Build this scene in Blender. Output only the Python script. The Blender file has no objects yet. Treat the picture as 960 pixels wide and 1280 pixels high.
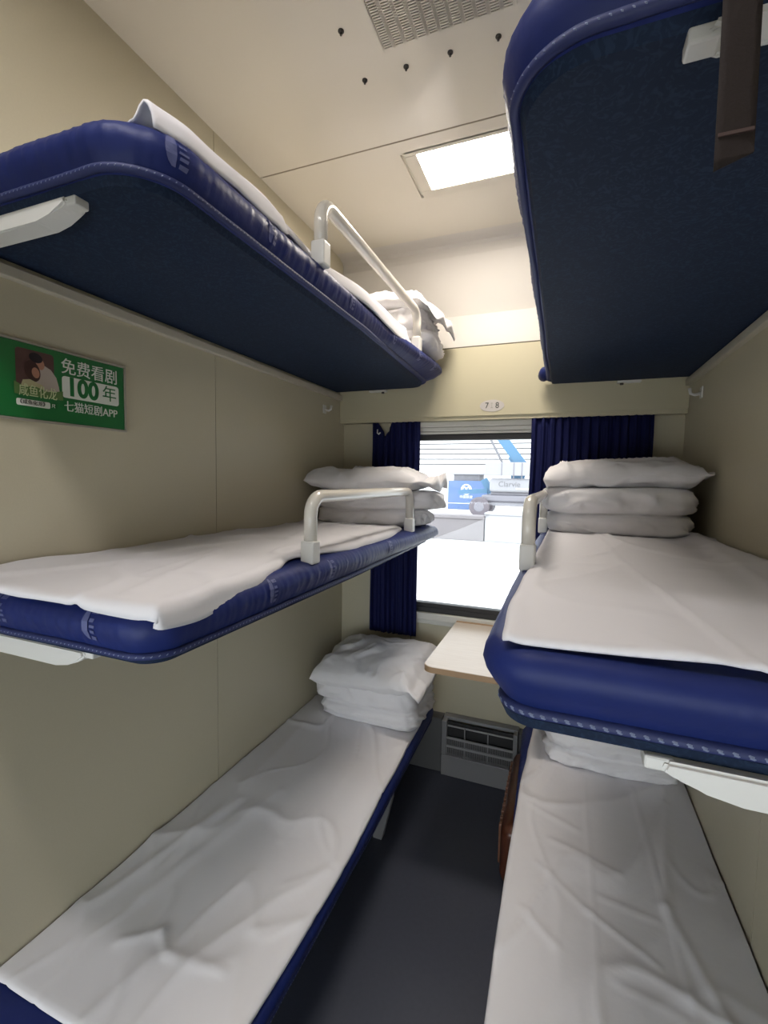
import bpy, bmesh, math, random
from mathutils import Vector, Matrix, noise
random.seed(7)
SC = bpy.context.scene
COL = SC.collection

# ------------------------------------------------------------------ camera
W = 1.76                      # clear width between the two partitions
YW = 2.52                     # inner face of the window wall
ZC = 2.90                     # ceiling height
cam_d = bpy.data.cameras.new('camera')
cam = bpy.data.objects.new('camera', cam_d)
COL.objects.link(cam)
right = Vector((0.93163084, 0.36296974, 0.01780316))
up = Vector((-0.0420126, 0.05891329, 0.99737865))
fwd = Vector((-0.36096942, 0.92993666, -0.07013474))
cam.matrix_world = Matrix((
    (right.x, up.x, -fwd.x, 1.24617), (right.y, up.y, -fwd.y, 0.0),
    (right.z, up.z, -fwd.z, 1.64), (0, 0, 0, 1)))
cam_d.sensor_fit = 'HORIZONTAL'; cam_d.sensor_width = 36.0
cam_d.lens = 36.0 * 575.125 / 960.0
cam_d.clip_start = 0.02; cam_d.clip_end = 300
SC.camera = cam

# ------------------------------------------------------------------ light
world = bpy.data.worlds.new('overcast_sky'); SC.world = world
world.use_nodes = True
wb = world.node_tree.nodes['Background']
wb.inputs['Color'].default_value = (0.90, 0.95, 1.0, 1)
wb.inputs['Strength'].default_value = 2.9
LAMP_STRENGTH = 34.0
CORRIDOR_STRENGTH = 18.0
LAMP_COLOR = (1.0, 0.91, 0.80, 1)
CORRIDOR_COLOR = (1.0, 0.96, 0.95, 1)
SC.view_settings.view_transform = 'Standard'
SC.view_settings.look = 'None'
SC.view_settings.gamma = 1.0
SC.view_settings.use_curve_mapping = False
SC.view_settings.exposure = 0.65

# ------------------------------------------------------------------ materials
MATS = {}
def mat(name, col, rough=0.5, metal=0.0, spec=0.5, bump=None, var=None, sheen=0.0, emit=None, coat=0.0):
    """bump: (scale, strength, distance); var: (scale, amount) soft colour variation."""
    if name in MATS: return MATS[name]
    m = bpy.data.materials.new(name); m.use_nodes = True
    nt = m.node_tree; b = nt.nodes['Principled BSDF']
    c = (col[0], col[1], col[2], 1)
    b.inputs['Base Color'].default_value = c
    b.inputs['Roughness'].default_value = rough
    b.inputs['Metallic'].default_value = metal
    b.inputs['Specular IOR Level'].default_value = spec
    if coat: b.inputs['Coat Weight'].default_value = coat; b.inputs['Coat Roughness'].default_value = 0.1
    if sheen:
        b.inputs['Sheen Weight'].default_value = sheen
        b.inputs['Sheen Roughness'].default_value = 0.4
    if emit:
        b.inputs['Emission Color'].default_value = emit[0]
        b.inputs['Emission Strength'].default_value = emit[1]
    tc = nt.nodes.new('ShaderNodeTexCoord')
    if var:
        n = nt.nodes.new('ShaderNodeTexNoise'); n.inputs['Scale'].default_value = var[0]
        n.inputs['Detail'].default_value = 3
        nt.links.new(tc.outputs['Object'], n.inputs['Vector'])
        mx = nt.nodes.new('ShaderNodeMix'); mx.data_type = 'RGBA'
        mx.inputs[6].default_value = tuple(v * (1 - var[1]) for v in col) + (1,)
        mx.inputs[7].default_value = tuple(min(1, v * (1 + var[1])) for v in col) + (1,)
        nt.links.new(n.outputs['Fac'], mx.inputs[0])
        nt.links.new(mx.outputs[2], b.inputs['Base Color'])
    if bump:
        n = nt.nodes.new('ShaderNodeTexNoise'); n.inputs['Scale'].default_value = bump[0]
        n.inputs['Detail'].default_value = 4
        nt.links.new(tc.outputs['Object'], n.inputs['Vector'])
        bp = nt.nodes.new('ShaderNodeBump'); bp.inputs['Strength'].default_value = bump[1]
        bp.inputs['Distance'].default_value = bump[2]
        nt.links.new(n.outputs['Fac'], bp.inputs['Height'])
        nt.links.new(bp.outputs['Normal'], b.inputs['Normal'])
    MATS[name] = m
    return m

M_wall = mat('cream_laminate', (0.54, 0.495, 0.365), 0.42, bump=(260, 0.12, 0.002), var=(180, 0.035))
M_ceil = mat('ivory_ceiling_panel', (0.70, 0.66, 0.57), 0.16, spec=0.45)
M_cove = mat('ivory_cove_panel', (0.58, 0.555, 0.52), 0.45, spec=0.25)
M_val = mat('cream_pelmet', (0.53, 0.485, 0.34), 0.35)
M_strip = mat('pale_aluminium_strip', (0.52, 0.48, 0.39), 0.35)
M_floor = mat('slate_vinyl', (0.058, 0.064, 0.090), 0.42, bump=(90, 0.1, 0.002), var=(60, 0.12))
M_seam = mat('dark_seam', (0.10, 0.09, 0.065), 0.8)
M_sheet = mat('white_cotton', (0.785, 0.77, 0.80), 0.9, spec=0.15)
M_quilt = mat('white_quilt_cotton', (0.80, 0.785, 0.805), 0.9, spec=0.15)
def cloth_bump(m, sc, st, dist, stretch):
    nt = m.node_tree; b = nt.nodes['Principled BSDF']
    tc = nt.nodes.new('ShaderNodeTexCoord'); mp = nt.nodes.new('ShaderNodeMapping'); mp.inputs['Scale'].default_value = stretch
    n = nt.nodes.new('ShaderNodeTexNoise'); n.noise_type = 'RIDGED_MULTIFRACTAL'
    n.inputs['Scale'].default_value = sc; n.inputs['Detail'].default_value = 2.5; n.inputs['Distortion'].default_value = 0.9
    n2 = nt.nodes.new('ShaderNodeTexNoise'); n2.inputs['Scale'].default_value = sc * 7; n2.inputs['Detail'].default_value = 3
    nt.links.new(tc.outputs['Object'], mp.inputs['Vector'])
    nt.links.new(mp.outputs['Vector'], n.inputs['Vector']); nt.links.new(tc.outputs['Object'], n2.inputs['Vector'])
    b1 = nt.nodes.new('ShaderNodeBump'); b1.inputs['Strength'].default_value = st; b1.inputs['Distance'].default_value = dist
    b2 = nt.nodes.new('ShaderNodeBump'); b2.inputs['Strength'].default_value = 0.2; b2.inputs['Distance'].default_value = 0.004
    nt.links.new(n.outputs['Fac'], b1.inputs['Height']); nt.links.new(n2.outputs['Fac'], b2.inputs['Height'])
    nt.links.new(b1.outputs['Normal'], b2.inputs['Normal']); nt.links.new(b2.outputs['Normal'], b.inputs['Normal'])
cloth_bump(M_sheet, 3.4, 0.28, 0.010, (1.0, 0.45, 1.0))
cloth_bump(M_quilt, 8.0, 0.9, 0.022, (1.0, 1.0, 0.7))
M_navy = mat('navy_upholstery', (0.011, 0.022, 0.130), 0.5, spec=0.3, bump=(30, 0.2, 0.006), var=(14, 0.2))
M_cord = mat('navy_trim_cord', (0.02, 0.03, 0.12), 0.6)
M_stitch = mat('white_trim_stitch', (0.20, 0.235, 0.36), 0.6)
M_emb = mat('pale_woven_mark', (0.10, 0.115, 0.26), 0.6)
M_curt = mat('navy_curtain', (0.008, 0.011, 0.065), 0.75, spec=0.2, bump=(120, 0.2, 0.002))
M_rail = mat('cream_enamel', (0.70, 0.665, 0.60), 0.22, coat=0.3)
M_white = mat('white_plastic', (0.72, 0.71, 0.68), 0.4)
M_rubber = mat('black_rubber', (0.02, 0.02, 0.022), 0.55)
M_sill = mat('off_white_window_trim', (0.70, 0.69, 0.64), 0.4)
M_heat = mat('grey_enamel', (0.30, 0.30, 0.31), 0.4)
M_dark = mat('dark_recess', (0.03, 0.03, 0.032), 0.7)
M_ventdark = mat('vent_recess', (0.07, 0.05, 0.035), 0.8)
M_brown = mat('brown_shell', (0.11, 0.035, 0.018), 0.3, coat=0.3)
M_strap = mat('brown_webbing', (0.013, 0.006, 0.0045), 0.85, bump=(300, 0.3, 0.002))
M_screw = mat('dark_steel', (0.06, 0.055, 0.05), 0.4, metal=0.6)
M_green = mat('green_print', (0.010, 0.150, 0.035), 0.3)
M_pwhite = mat('white_print', (0.72, 0.74, 0.68), 0.4)
M_pdark = mat('dark_print', (0.02, 0.03, 0.02), 0.5)
M_plate = mat('silver_plate', (0.62, 0.58, 0.55), 0.3, metal=0.3)
M_alu = mat('poster_frame_metal', (0.42, 0.40, 0.34), 0.35, metal=0.5)

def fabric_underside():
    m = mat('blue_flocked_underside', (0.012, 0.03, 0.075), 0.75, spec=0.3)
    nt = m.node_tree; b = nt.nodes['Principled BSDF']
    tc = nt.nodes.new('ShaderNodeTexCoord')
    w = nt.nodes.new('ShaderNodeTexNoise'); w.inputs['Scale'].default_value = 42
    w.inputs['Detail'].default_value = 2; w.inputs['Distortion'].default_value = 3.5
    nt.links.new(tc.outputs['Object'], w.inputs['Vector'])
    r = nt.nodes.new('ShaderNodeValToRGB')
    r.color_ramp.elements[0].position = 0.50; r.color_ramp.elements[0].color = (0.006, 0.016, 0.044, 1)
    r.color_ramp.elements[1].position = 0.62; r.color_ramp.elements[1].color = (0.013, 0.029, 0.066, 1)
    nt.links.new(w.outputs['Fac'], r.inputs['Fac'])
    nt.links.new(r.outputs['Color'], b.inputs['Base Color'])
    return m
M_under = fabric_underside()

def wood_top():
    m = mat('pale_birch_laminate', (0.70, 0.56, 0.42), 0.35)
    nt = m.node_tree; b = nt.nodes['Principled BSDF']
    tc = nt.nodes.new('ShaderNodeTexCoord'); mp = nt.nodes.new('ShaderNodeMapping')
    mp.inputs['Scale'].default_value = (5, 60, 5)
    n = nt.nodes.new('ShaderNodeTexNoise'); n.inputs['Scale'].default_value = 2.0; n.inputs['Detail'].default_value = 5
    nt.links.new(tc.outputs['Object'], mp.inputs['Vector']); nt.links.new(mp.outputs['Vector'], n.inputs['Vector'])
    r = nt.nodes.new('ShaderNodeValToRGB')
    r.color_ramp.elements[0].color = (0.60, 0.50, 0.40, 1); r.color_ramp.elements[1].color = (0.74, 0.65, 0.55, 1)
    nt.links.new(n.outputs['Fac'], r.inputs['Fac']); nt.links.new(r.outputs['Color'], b.inputs['Base Color'])
    return m
M_wood = wood_top()
M_edge = mat('tan_edge_band', (0.42, 0.27, 0.15), 0.45)

def glass():
    m = bpy.data.materials.new('window_glass'); m.use_nodes = True
    nt = m.node_tree; nt.nodes.clear()
    out = nt.nodes.new('ShaderNodeOutputMaterial')
    t = nt.nodes.new('ShaderNodeBsdfTransparent'); t.inputs[0].default_value = (0.97, 0.98, 0.98, 1)
    g = nt.nodes.new('ShaderNodeBsdfGlossy'); g.inputs['Roughness'].default_value = 0.02
    mx = nt.nodes.new('ShaderNodeMixShader')
    fr = nt.nodes.new('ShaderNodeFresnel'); fr.inputs['IOR'].default_value = 1.45
    nt.links.new(fr.outputs[0], mx.inputs[0]); nt.links.new(t.outputs[0], mx.inputs[1]); nt.links.new(g.outputs[0], mx.inputs[2])
    nt.links.new(mx.outputs[0], out.inputs[0])
    return m
M_glass = glass()

# ------------------------------------------------------------------ helpers
def obj(name, bm, m, parent=None, smooth=False, recalc=True):
    if recalc: bmesh.ops.recalc_face_normals(bm, faces=bm.faces)
    me = bpy.data.meshes.new(name); bm.to_mesh(me); bm.free()
    me.materials.append(m)
    if smooth:
        for p in me.polygons: p.use_smooth = True
    o = bpy.data.objects.new(name, me); COL.objects.link(o)
    if parent: o.parent = parent; o.matrix_parent_inverse = Matrix.Translation(-Vector(parent.location))
    return o
def tag(o, label=None, cat=None, group=None, kind=None):
    if label: o['label'] = label
    if cat: o['category'] = cat
    if group: o['group'] = group
    if kind: o['kind'] = kind
    return o
def thing(name, loc, label, cat, group=None):
    o = bpy.data.objects.new(name, None); COL.objects.link(o); o.location = loc
    o.empty_display_size = 0.05
    return tag(o, label, cat, group)
def struct(o):
    o['kind'] = 'structure'; return o

def box(bm, x0, x1, y0, y1, z0, z1, bev=0.0, seg=2):
    r = bmesh.ops.create_cube(bm, size=1.0)
    vs = r['verts']
    for v in vs:
        v.co = Vector(((x0 + x1) / 2 + v.co.x * (x1 - x0), (y0 + y1) / 2 + v.co.y * (y1 - y0), (z0 + z1) / 2 + v.co.z * (z1 - z0)))
    if bev:
        es = list({e for v in vs for e in v.link_edges})
        bmesh.ops.bevel(bm, geom=es, offset=bev, segments=seg, affect='EDGES', profile=0.5)
def boxes(*bs, bev=0.0):
    bm = bmesh.new()
    for b in bs: box(bm, *b, bev=bev)
    return bm
def tube(bm, pts, r, n=14, cap=True):
    pts = [Vector(p) for p in pts]
    t0 = (pts[1] - pts[0]).normalized()
    a = Vector((0, 0, 1)) if abs(t0.z) < 0.9 else Vector((1, 0, 0))
    nrm = (a - t0 * a.dot(t0)).normalized()
    rings = []
    for i, p in enumerate(pts):
        t = (pts[min(i + 1, len(pts) - 1)] - pts[max(i - 1, 0)]).normalized()
        nrm = (nrm - t * nrm.dot(t)).normalized(); bn = t.cross(nrm)
        rr = r[i] if isinstance(r, (list, tuple)) else r
        rings.append([bm.verts.new(p + (nrm * math.cos(2 * math.pi * k / n) + bn * math.sin(2 * math.pi * k / n)) * rr) for k in range(n)])
    for A, B in zip(rings, rings[1:]):
        for k in range(n): bm.faces.new((A[k], A[(k + 1) % n], B[(k + 1) % n], B[k]))
    if cap: bm.faces.new(rings[0]); bm.faces.new(rings[-1])
def cyl(bm, p, q, r, n=20): tube(bm, [p, q], r, n)
def grid(bm, fn, nu, nv, closed_u=False):
    vs = [[bm.verts.new(fn(i / (nu if closed_u else nu - 1), j / (nv - 1))) for i in range(nu)] for j in range(nv)]
    for j in range(nv - 1):
        for i in range(nu if closed_u else nu - 1):
            k = (i + 1) % nu
            bm.faces.new((vs[j][i], vs[j][k], vs[j + 1][k], vs[j + 1][i]))
    return vs
def prism(bm, poly, axis, a, b):
    """extrude a 2-D polygon along an axis (0=x,1=y,2=z) from a to b"""
    def P(u, v, w): return ((w, u, v), (u, w, v), (u, v, w))[axis]
    A = [bm.verts.new(P(u, v, a)) for u, v in poly]; B = [bm.verts.new(P(u, v, b)) for u, v in poly]
    n = len(poly)
    bm.faces.new(A); bm.faces.new(B[::-1])
    for i in range(n): bm.faces.new((A[i], B[i], B[(i + 1) % n], A[(i + 1) % n]))
def N(x, y, z=0.0): return noise.noise(Vector((x, y, z)))
def ridge(x, y, z=0.0, p=6): return (1 - abs(N(x, y, z))) ** p
def lerp(a, b, t): return a + (b - a) * t
def pw(t, pts):
    """piecewise smooth interpolation through (t, value)"""
    if t <= pts[0][0]: return pts[0][1]
    for (a, va), (b, vb) in zip(pts, pts[1:]):
        if t <= b:
            s = (t - a) / (b - a); s = s * s * (3 - 2 * s); return va + (vb - va) * s
    return pts[-1][1]
def text_mesh(s, size, name, m, parent, place, depth=0.0006, sx=1.0, bold=0.0, align='CENTER'):
    """place(u, v, d) -> world point; u right, v up, d towards the reader"""
    c = bpy.data.curves.new(name + '_text', 'FONT'); c.body = s; c.size = size
    c.align_x = align; c.align_y = 'CENTER'; c.extrude = depth; c.offset = bold
    t = bpy.data.objects.new(name + '_text', c); COL.objects.link(t)
    dg = bpy.context.evaluated_depsgraph_get()
    me = bpy.data.meshes.new_from_object(t.evaluated_get(dg))
    bpy.data.objects.remove(t); bpy.data.curves.remove(c)
    bm = bmesh.new(); bm.from_mesh(me); bpy.data.meshes.remove(me)
    for v in bm.verts: v.co = Vector(place(v.co.x * sx, v.co.y, v.co.z))
    return obj(name, bm, m, parent)

# ------------------------------------------------------------------ room shell
Y0 = 0.50                                        # corridor end of the partitions
struct(obj('floor', boxes((-1.2, 3.0, -1.0, YW + 0.1, -0.06, 0)), M_floor))

def partition(name, xa, xb, face):
    bm = bmesh.new()
    s = 1.42                                     # vertical joint between two panels
    g = 0.0015
    box(bm, xa, xb, Y0, s - g, 0, ZC); box(bm, xa, xb, s + g, YW, 0, ZC)
    o = struct(obj(name, bm, M_wall))
    bm = boxes((xa + 0.003 if face > 0 else xa + 0.002, xb - 0.002 if face > 0 else xb - 0.003, s - g, s + g, 0, ZC))
    obj('panel_joint', bm, M_seam, o)
    return o
partition('wall_left', -0.05, 0.0, 1)
partition('wall_right', W, W + 0.05, -1)

# ceiling: flat panels with a joint, then a cove that turns down to the window wall
bm = bmesh.new()
SY = 1.70
box(bm, -1.2, 3.0, -1.0, SY - 0.004, ZC, ZC + 0.05)
box(bm, -1.2, 0.60, SY + 0.004, 2.40, ZC, ZC + 0.05); box(bm, 1.16, 3.0, SY + 0.004, 2.40, ZC, ZC + 0.05)
box(bm, 0.60, 1.16, SY + 0.004, 1.77, ZC, ZC + 0.05); box(bm, 0.60, 1.16, 2.06, 2.40, ZC, ZC + 0.05)
box(bm, 0.012, W - 0.012, SY - 0.006, SY + 0.006, ZC + 0.006, ZC + 0.055)
ceil = struct(obj('ceiling', bm, M_ceil))
obj('panel_joint', boxes((0.012, W - 0.012, SY - 0.004, SY + 0.004, ZC + 0.001, ZC + 0.006)), mat('joint_shadow_strip', (0.26, 0.22, 0.16), 0.7), ceil)
bm = bmesh.new()
prof = [(2.40, ZC), (2.44, 2.896), (2.475, 2.886), (2.487, 2.872), (2.488, 2.85), (2.484, 2.825), (2.545, 2.532), (2.520, 2.527), (2.496, 2.350), (2.60, 2.345), (2.60, ZC + .05), (2.40, ZC + .05)]
prism(bm, prof, 0, -0.05, W + 0.05)
struct(obj('trim_1', bm, M_cove))

# window wall with an opening
WX0, WX1, WZ0, WZ1 = 0.40, 1.36, 0.87, 1.97
bm = bmesh.new()
t = YW + 0.09
box(bm, -0.05, WX0, YW, t, 0, 2.345); box(bm, WX1, W + 0.05, YW, t, 0, 2.345)
box(bm, WX0, WX1, YW, t, 0, WZ0 - 0.0); box(bm, WX0, WX1, YW, t, WZ1, 2.345)
wall_back = struct(obj('wall_back', bm, M_wall))
obj('pelmet_gap', boxes((0.002, W - 0.002, 2.466, 2.519, 2.3415, 2.3485)), M_seam, wall_back)
obj('panel_joint', boxes((0.4495, 0.4525, YW - 0.001, YW + 0.002, 0.30, 0.82)), M_seam, wall_back)
# pelmet box above the window
bm = bmesh.new()
prism(bm, [(2.458, 1.985), (2.458, 2.338), (2.462, 2.341), (2.485, 2.341), (2.518, 2.341), (2.518, 1.965), (2.466, 1.965), (2.466, 1.985)], 0, 0.002, W - 0.002)
struct(obj('trim_2', bm, M_val))
# wall ledges the upper berths hinge on
struct(obj('trim_3', boxes((0.0, 0.022, 0.6, 2.455, 2.095, 2.125), bev=0.004), M_strip))
struct(obj('trim_4', boxes((W - 0.022, W, 0.6, 2.455, 2.085, 2.115), bev=0.004), M_strip))
# skirting duct along the window wall
struct(obj('baseboard_back', boxes((0.0, 0.668, 2.445, YW, 0.0, 0.31), (1.082, W, 2.445, YW, 0.0, 0.31), bev=0.004), mat('dull_grey_duct', (0.16, 0.16, 0.165), 0.5)))

# window
bm = bmesh.new()
def ring(bm, x0, x1, z0, z1, w, ya, yb, bev=0.004):
    box(bm, x0, x1, ya, yb, z1 - w, z1, bev); box(bm, x0, x1, ya, yb, z0, z0 + w, bev)
    box(bm, x0, x0 + w, ya, yb, z0 + w, z1 - w, bev); box(bm, x1 - w, x1, ya, yb, z0 + w, z1 - w, bev)
ring(bm, WX0, WX1, 0.885, 1.897, 0.032, YW - 0.004, YW + 0.05)
box(bm, WX0, WX1, YW - 0.002, YW + 0.05, 0.915, 0.938, 0.004)
win = struct(obj('window_1', bm, M_rubber))
obj('pane', boxes((WX0 + 0.03, WX1 - 0.03, YW + 0.020, YW + 0.026, 0.915, 1.868)), M_glass, win)
bm = bmesh.new()
for i, (za, zb, yy) in enumerate(((1.935, 1.963, 0.020), (1.912, 1.934, 0.015), (1.897, 1.911, 0.010))):
    box(bm, WX0 + 0.02, WX1 - 0.02, YW - yy, YW + 0.03, za, zb, 0.004)
obj('blind_cassette', bm, M_sill, win)
bm = bmesh.new()
box(bm, WX0 - 0.02, WX1 + 0.02, YW - 0.022, YW + 0.03, 0.842, 0.884, 0.006)
box(bm, WX0 - 0.02, WX1 + 0.02, YW - 0.012, YW + 0.03, 0.818, 0.842, 0.004)
obj('sill', bm, M_sill, win)

# corridor side behind the camera, with its own window and lamp
bm = bmesh.new()
CY = -0.95
cx0, cx1, cz0, cz1 = -0.40, 2.10, 0.40, 1.40
box(bm, -1.2, cx0, CY - 0.06, CY, 0, ZC); box(bm, cx1, 3.0, CY - 0.06, CY, 0, ZC)
box(bm, cx0, cx1, CY - 0.06, CY, 0, cz0); box(bm, cx0, cx1, CY - 0.06, CY, cz1, ZC)
struct(obj('wall_front', bm, M_wall))
struct(obj('wall_light_stop_left', boxes((-1.26, -1.2, -1.0, YW + .1, 0, ZC)), M_wall))  # unseen end wall, added to close the corridor against sky light
struct(obj('wall_light_stop_right', boxes((3.0, 3.06, -1.0, YW + .1, 0, ZC)), M_wall))  # likewise added at this end to keep sky light out
bm = bmesh.new(); ring(bm, cx0, cx1, cz0, cz1, 0.03, CY - 0.05, CY + 0.005)
w2 = struct(obj('window_2', bm, M_rubber))
obj('pane', boxes((cx0 + 0.028, cx1 - 0.028, CY - 0.03, CY - 0.024, cz0 + 0.028, cz1 - 0.028)), M_glass, w2)

def lamp(x0, x1, y0, y1, label, cat, strength, color, fr=0.03, group=None, rec=0.0):
    t = thing('ceiling_light', ((x0 + x1) / 2, (y0 + y1) / 2, ZC), label, cat)
    bm = bmesh.new()
    for a in ((x0 - fr, x1 + fr, y0 - fr * .6, y0), (x0 - fr, x1 + fr, y1, y1 + fr * .9), (x0 - fr, x0, y0, y1), (x1, x1 + fr, y0, y1)):
        box(bm, *a, ZC - 0.010 + rec, ZC - 0.0005 + rec, 0.003)
    obj('frame', bm, M_ceil, t)
    em = mat('lit_diffuser_%d' % int(strength * 10), (0.9, 0.9, 0.88), 0.4, emit=(color, strength))
    bm = boxes((x0 + .001, x1 - .001, y0 + .001, y1 - .001, ZC - 0.007 + rec, ZC - 0.0015 + rec))
    obj('diffuser', bm, em, t)
    return t
lamp(0.66, 1.10, 1.79, 2.02, 'bright rectangular ceiling lamp in a thin frame between the two top berths', 'light', LAMP_STRENGTH, LAMP_COLOR, fr=0.05, rec=0.010)
# shallow backing of the lamp recess
struct(obj('trim_5', boxes((0.60, 1.16, 1.77, 2.06, ZC + 0.012, ZC + 0.05)), M_ceil))
lamp(0.30, 1.25, 0.12, 0.24, 'long ceiling lamp over the corridor outside the compartment', 'light', CORRIDOR_STRENGTH, CORRIDOR_COLOR)

# ceiling air grille
t = thing('air_vent', (0.88, 1.1, ZC), 'beige slotted air grille in the ceiling, ahead of the screws', 'vent')
bm = bmesh.new()
vx0, vx1, vy0, vy1 = 0.700, 1.074, 0.80, 1.335
nc = 11; cw = (vx1 - vx0) / nc
rows = 70; rp = (vy1 - vy0) / rows
za, zb = ZC - 0.0035, ZC - 0.001
for i in range(nc + 1):
    c = vx0 + i * cw; box(bm, c - 0.0055, c + 0.0055, vy0, vy1, za, zb)
for j in range(rows + 1):
    c = vy0 + j * rp; box(bm, vx0, vx1, c - 0.0018, c + 0.0018, za, zb)
obj('grille', bm, M_ceil, t)
obj('backing', boxes((vx0, vx1, vy0, vy1, ZC - 0.0009, ZC - 0.0002)), M_ventdark, t)

# screws in the ceiling
scr = [(0.608, 1.242, 'apart from the row, left of the air grille'), (0.607, 1.412, 'first from left in the row of four'),
       (0.745, 1.411, 'second from left in the row of four'), (0.882, 1.411, 'third from left in the row of four'),
       (1.021, 1.410, 'beside the right top berth')]
for x, y, d in scr:
    bm = bmesh.new()
    tube(bm, [(x, y, ZC - 0.0003), (x, y, ZC - 0.003), (x, y, ZC - 0.006), (x, y, ZC - 0.007)], [0.0085, 0.0085, 0.006, 0.003], 16)
    o = obj('ceiling_screw', bm, M_screw, smooth=False)
    cyl_b = bmesh.new(); cyl(cyl_b, (x, y, ZC - 0.0065), (x, y, ZC - 0.012), 0.0035, 12)
    obj('screw_stud', cyl_b, M_screw, o)
    tag(o, 'small dark screw in the ceiling, ' + d, 'screw', 'screws in the ceiling')

# ------------------------------------------------------------------ berths
def mirror(side): return (lambda x: x) if side == 'L' else (lambda x: W - x)

def outline(w, y0, y1, r, wf, rf, step=0.0055):
    """open path in berth space: wall(0,y0) -> near edge -> aisle edge -> far edge -> wall(0,y1)"""
    pts = [(0.004, y0)]
    def arc(cx, cy, rad, a0, a1, n):
        for k in range(n + 1):
            a = a0 + (a1 - a0) * k / n; pts.append((cx + rad * math.cos(a), cy + rad * math.sin(a)))
    arc(w - r, y0 + r, r, -math.pi / 2, 0, 14)
    pts.append((w, y0 + 0.9)); 
    arc(wf - rf, y1 - rf, rf, 0, math.pi / 2, 12)
    pts.append((0.004, y1))
    P = [Vector(p) for p in pts]
    L = [0]
    for a, b in zip(P, P[1:]): L.append(L[-1] + (b - a).length)
    n = int(L[-1] / step); out = []; k = 0
    for i in range(n + 1):
        s = L[-1] * i / n
        while k < len(L) - 2 and L[k + 1] < s: k += 1
        f = (s - L[k]) / max(1e-9, L[k + 1] - L[k]); out.append(P[k].lerp(P[k + 1], f))
    nor = []
    for i in range(len(out)):
        d = (out[min(i + 2, len(out) - 1)] - out[max(i - 2, 0)]).normalized(); nor.append(Vector((d.y, -d.x)))
    return out, nor, L[-1]

PROFILE = [(-0.035, 0.0), (-0.006, 0.005), (0.003, 0.12), (0.012, 0.28), (0.019, 0.48), (0.019, 0.66), (0.011, 0.83), (-0.004, 0.94), (-0.03, 0.99), (-0.08, 1.0)]
BOXY = [(-0.045, 0.0), (-0.024, 0.004), (-0.019, 0.08), (-0.010, 0.2), (0.003, 0.36), (0.013, 0.5), (0.0185, 0.64), (0.018, 0.78), (0.012, 0.89), (0.003, 0.96), (-0.010, 0.992), (-0.05, 1.0)]
def prof_off(t, pr):
    for (o0, t0), (o1, t1) in zip(pr, pr[1:]):
        if t0 <= t <= t1: return o0 + (o1 - o0) * (t - t0) / max(1e-6, t1 - t0)
    return 0

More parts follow.
